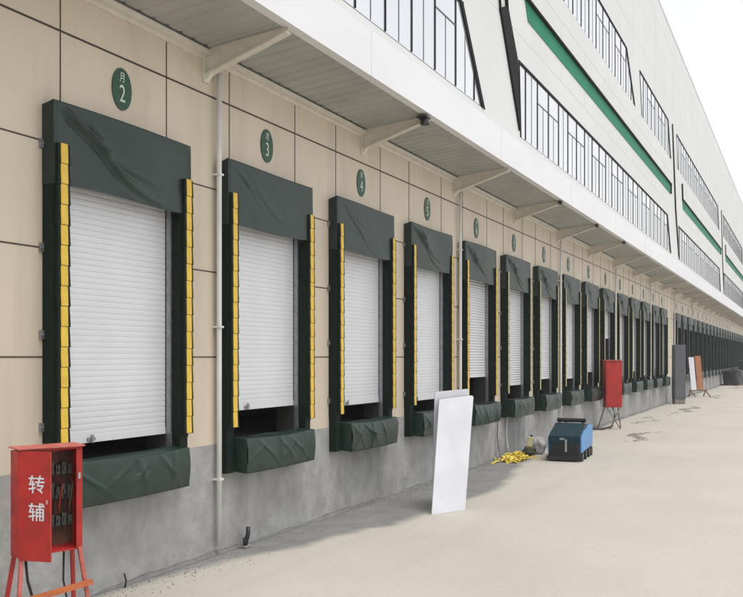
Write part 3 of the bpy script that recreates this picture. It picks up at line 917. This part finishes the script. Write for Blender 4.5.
# white jug with cap and handle
M['jug'] = mat('pale_jug_plastic', (0.62, 0.58, 0.34), (0.52, 0.48, 0.28), 0.5, scale=9)
r = empty('plastic_jug', (20.85, -.42, .19)); tag(r, 'pale yellow plastic jug on top of the olive bag', 'jug')
r.rotation_euler = (R(8), R(12), 0)
MB().box(-.08, .08, -.07, .07, 0, .26).build('body', M['jug'], r, bevel=.03)
MB().bar((-.02, 0, .26), (-.02, 0, .31), .03, n=12).build('cap', M['pad'], r)
# yellow plastic netting, folded
rnd = random.Random(5)
mb = MB()
for k in range(12):
    x, y = rnd.uniform(-.52, .42), rnd.uniform(-.26, .20)
    pts = []
    a = rnd.uniform(0, 6.28)
    for s in range(7):
        pts.append((x, y, .018+abs(math.sin(s*1.1+k))*.14*max(0, 1-abs(x)*1.4)))
        a += rnd.uniform(-.9, .9); x += .09*math.cos(a); y += .05*math.sin(a)
    mb.path(pts, rnd.uniform(.010, .02), 6)
for k in range(34):
    x, y, a = rnd.uniform(-.45, .35), rnd.uniform(-.2, .15), rnd.uniform(0, 3.1)
    dx, dy = .13*math.cos(a), .09*math.sin(a); z = rnd.uniform(.02, .20)*max(.2, 1-abs(x)*1.8)
    mb.grid(5, 3, lambda u, v: (x+dx*(u*2-1)-dy*(v-.5), y+dy*(u*2-1)+dx*(v-.5)*.9, z+.035*math.sin(u*5+v*3+k)))
tag(mb.build('netting', M['ylw'], None, loc=(19.75, -.36, 0)), 'tangled heap of yellow plastic netting on the ground by the wall', 'netting')
# thin hanging cables on the wall above the netting
for k, (x, top, m_) in enumerate(((19.55, 1.35, 'greydoor'), (20.25, 1.30, 'pipe'))):
    pts = [(x, -.02, top), (x+.03, -.05, top-.4), (x-.03, -.05, .55), (x+.02, -.07, .25), (x-.05, -.16, .03), (x-.3, -.25, .015)]
    tag(MB().path(pts, .013, 8).build('hanging_cable', M[m_], None, smooth=True),
        ('thin grey cable hanging down the grey wall behind the yellow netting' if k == 0 else 'thin white cable hanging down the grey wall right of the grey one'), 'cable')
# dark rubber cuffs sticking up at the wall foot
r = empty('cable_stub', (9.30, -.10, 0)); tag(r, 'dark capped cable ends sticking up from the ground right of the first drainpipe', 'cable stub')
MB().path([(0, 0, -.02), (.01, -.01, .08), (.035, -.02, .16), (.04, -.02, .25)], .028, 10).build('cable_end', M['rubber'], r, smooth=True)
MB().path([(-.01, 0, -.02), (-.03, -.01, .06), (-.055, -.02, .13)], .016, 8).build('cable_end', M['rubber'], r, smooth=True)
MB().box(-.07, .08, -.05, .05, 0, .03).build('base_block', M['litter'], r, bevel=.01)
r = empty('cable_stub', (7.15, -.08, 0)); tag(r, 'short thin cable end poking from the ground below the nearest dock', 'cable stub')
MB().path([(0, 0, -.01), (.01, -.01, .07), (-.02, -.01, .15)], .009, 8).build('cable_end', M['rubber'], r, smooth=True)

# ------------------------------------------------------------------ far clutter
r = empty('steel_cabinet', (47.2, -.62, 0), R(-62)); tag(r, 'tall narrow grey steel cabinet standing between the two groups of docks', 'cabinet')
MB().box(-.28, .28, -.2, .2, .25, 2.95).build('body', M['greydoor'], r, bevel=.01)
MB().box(-.25, .25, -.212, -.203, .30, 2.9).build('door', M['greydoor'], r, bevel=.004)
MB().bar((.2, -.24, 1.5), (.2, -.24, 1.75), .015, n=8).build('door_handle', M['steel'], r)
MB().box(-.26, .26, -.18, .18, 0, .249).build('plinth', M['litter'], r)
o = MB().box(-.17, .17, -.02, .02, 0, 1.9).build('panel_sheet', M['board'], None, bevel=.01)
o.location = (54.6, -.55, .45); o.rotation_euler = (R(-8), 0, R(-50))
tag(o, 'tall white sheet standing right of the tall grey cabinet', 'panel')
o = MB().box(-.2, .2, -.03, .03, 0, 2.05).build('panel_sheet', M['brown'], None, bevel=.01)
o.location = (57.6, -.6, .38); o.rotation_euler = (R(-8), 0, R(-50))
tag(o, 'tall orange-brown board standing right of the white sheet', 'panel')
r = empty('sawhorse', (56.2, -.62, 0), R(-50)); tag(r, 'rough wooden trestle holding up the two tall sheets', 'trestle')
MB().bar((-.6, 0, .38), (.6, 0, .38), .05).build('beam', M['wood'], r)
for x in (-.5, .5):
    for y in (-.35, .35): MB().bar((x, 0, .36), (x+.1, y, 0), .035).build('leg', M['wood'], r)
def pallet_stack(loc, w_, h_, seed, label):
    r = empty('wrapped_pallet', loc, R(-20)); tag(r, label, 'pallet load')
    m_ = MB()
    for k in range(5): m_.box(-w_/2+k*w_/4.6, -w_/2+k*w_/4.6+.1, -w_/2, w_/2, .10, .13)
    for y in (-w_/2, -.05, w_/2-.1): m_.box(-w_/2, w_/2, y, y+.1, 0, .10)
    m_.build('pallet', M['wood'], r)
    rnd = random.Random(seed); ph = rnd.uniform(0, 6)
    def f(u, v):
        a = u*2*math.pi; k = (abs(math.cos(a))**6+abs(math.sin(a))**6)**(-1/6)
        rr = w_*.46*k*(1+.04*math.sin(5*a+v*7+ph))*(1 if v < .9 else (1-v)*10)
        return (rr*math.cos(a), rr*math.sin(a), .13+min(v/.9, 1)*h_*(1+.05*math.sin(a*2+ph)))
    MB().grid(32, 14, f).build('wrapped_load', M['wrap'], r, smooth=True)
pallet_stack((80.0, -1.0, 0), 1.5, 1.15, 2, 'low dark wrapped pallet load by the far wall')
pallet_stack((92.0, -1.2, 0), 1.2, 1.9, 3, 'taller dark wrapped pallet load beyond the low one')

def rubble(name, loc, lx, ly, nn, seed, label):
    rnd = random.Random(seed); mb = MB()
    for _ in range(nn):
        x, y = rnd.gauss(0, lx/2), 0; y = .25*math.sin(x*2+seed)+rnd.gauss(0, ly/4); s = rnd.uniform(.015, .06)
        a = rnd.uniform(0, 3.1); c_, s_ = math.cos(a)*s*rnd.uniform(1, 2.5), math.sin(a)*s
        s *= .6; h = s*rnd.uniform(.15, .45)
        mb.hexa([(x-c_, y-s_, 0), (x+s_, y-c_, 0), (x+c_, y+s_, 0), (x-s_, y+c_, 0)], [(x-c_*.7, y-s_*.6, h), (x+s_*.7, y-c_*.7, h*.9), (x+c_*.6, y+s_*.8, h), (x-s_*.8, y+c_*.7, h*.7)])
    return tag(mb.build(name, M['litter'], None, loc=loc), label, 'rubble', kind='stuff')
rnd = random.Random(12); mb = MB()
for _ in range(900):
    x = 6.3+abs(rnd.gauss(0, 1))*9; y = -.07-abs(rnd.gauss(0, .22)) if rnd.random() < .95 else -rnd.uniform(.1, 4.5)
    s_ = rnd.uniform(.003, .010) if y > -.7 else rnd.uniform(.003, .006)
    a = rnd.uniform(0, 3.1); c1, s1 = math.cos(a)*s_*rnd.uniform(1, 2), math.sin(a)*s_
    mb.hexa([(x-c1, y-s1, 0), (x+s1, y-c1, 0), (x+c1, y+s1, 0), (x-s1, y+c1, 0)], [(x-c1*.6, y-s1*.6, s_*.8), (x+s1*.6, y-c1*.6, s_), (x+c1*.6, y+s1*.6, s_*.7), (x-s1*.6, y+c1*.6, s_)])
tag(mb.build('grit', M['litter'], None), 'fine grit and crumbs gathered along the foot of the wall', 'grit', kind='stuff')
rubble('rubble', (27.6, -1.9, 0), 1.5, .3, 200, 1, 'thin scatter of dark rubble on the ground in front of the tall red box')
rubble('rubble', (42.5, -1.6, 0), 3.0, .4, 220, 2, 'line of dark debris on the yard left of the grey cabinet')
rubble('rubble', (57.0, -1.5, 0), 3.0, .6, 90, 3, 'heap of debris around the wooden trestle')
rubble('rubble', (73.0, -1.7, 0), 2.5, .6, 90, 4, 'dark debris at the right edge far down the yard')
rubble('rubble', (34.5, -1.1, 0), 3.0, .3, 60, 5, 'faint line of crumbs along the wall beyond the tall red box')

# ------------------------------------------------------------------ haze in the air over the yard
hz = bpy.data.materials.new('thin_haze'); hz.use_nodes = True
hn = hz.node_tree; hn.nodes.clear()
ho = hn.nodes.new('ShaderNodeOutputMaterial'); pv = hn.nodes.new('ShaderNodeVolumePrincipled')
pv.inputs['Color'].default_value = (0.95, 0.96, 0.98, 1); pv.inputs['Density'].default_value = 0.0010
hn.links.new(pv.outputs[0], ho.inputs['Volume'])
tag(MB().box(-310, 1510, -710, 310, -1, 21.5).build('haze', hz), kind='stuff')
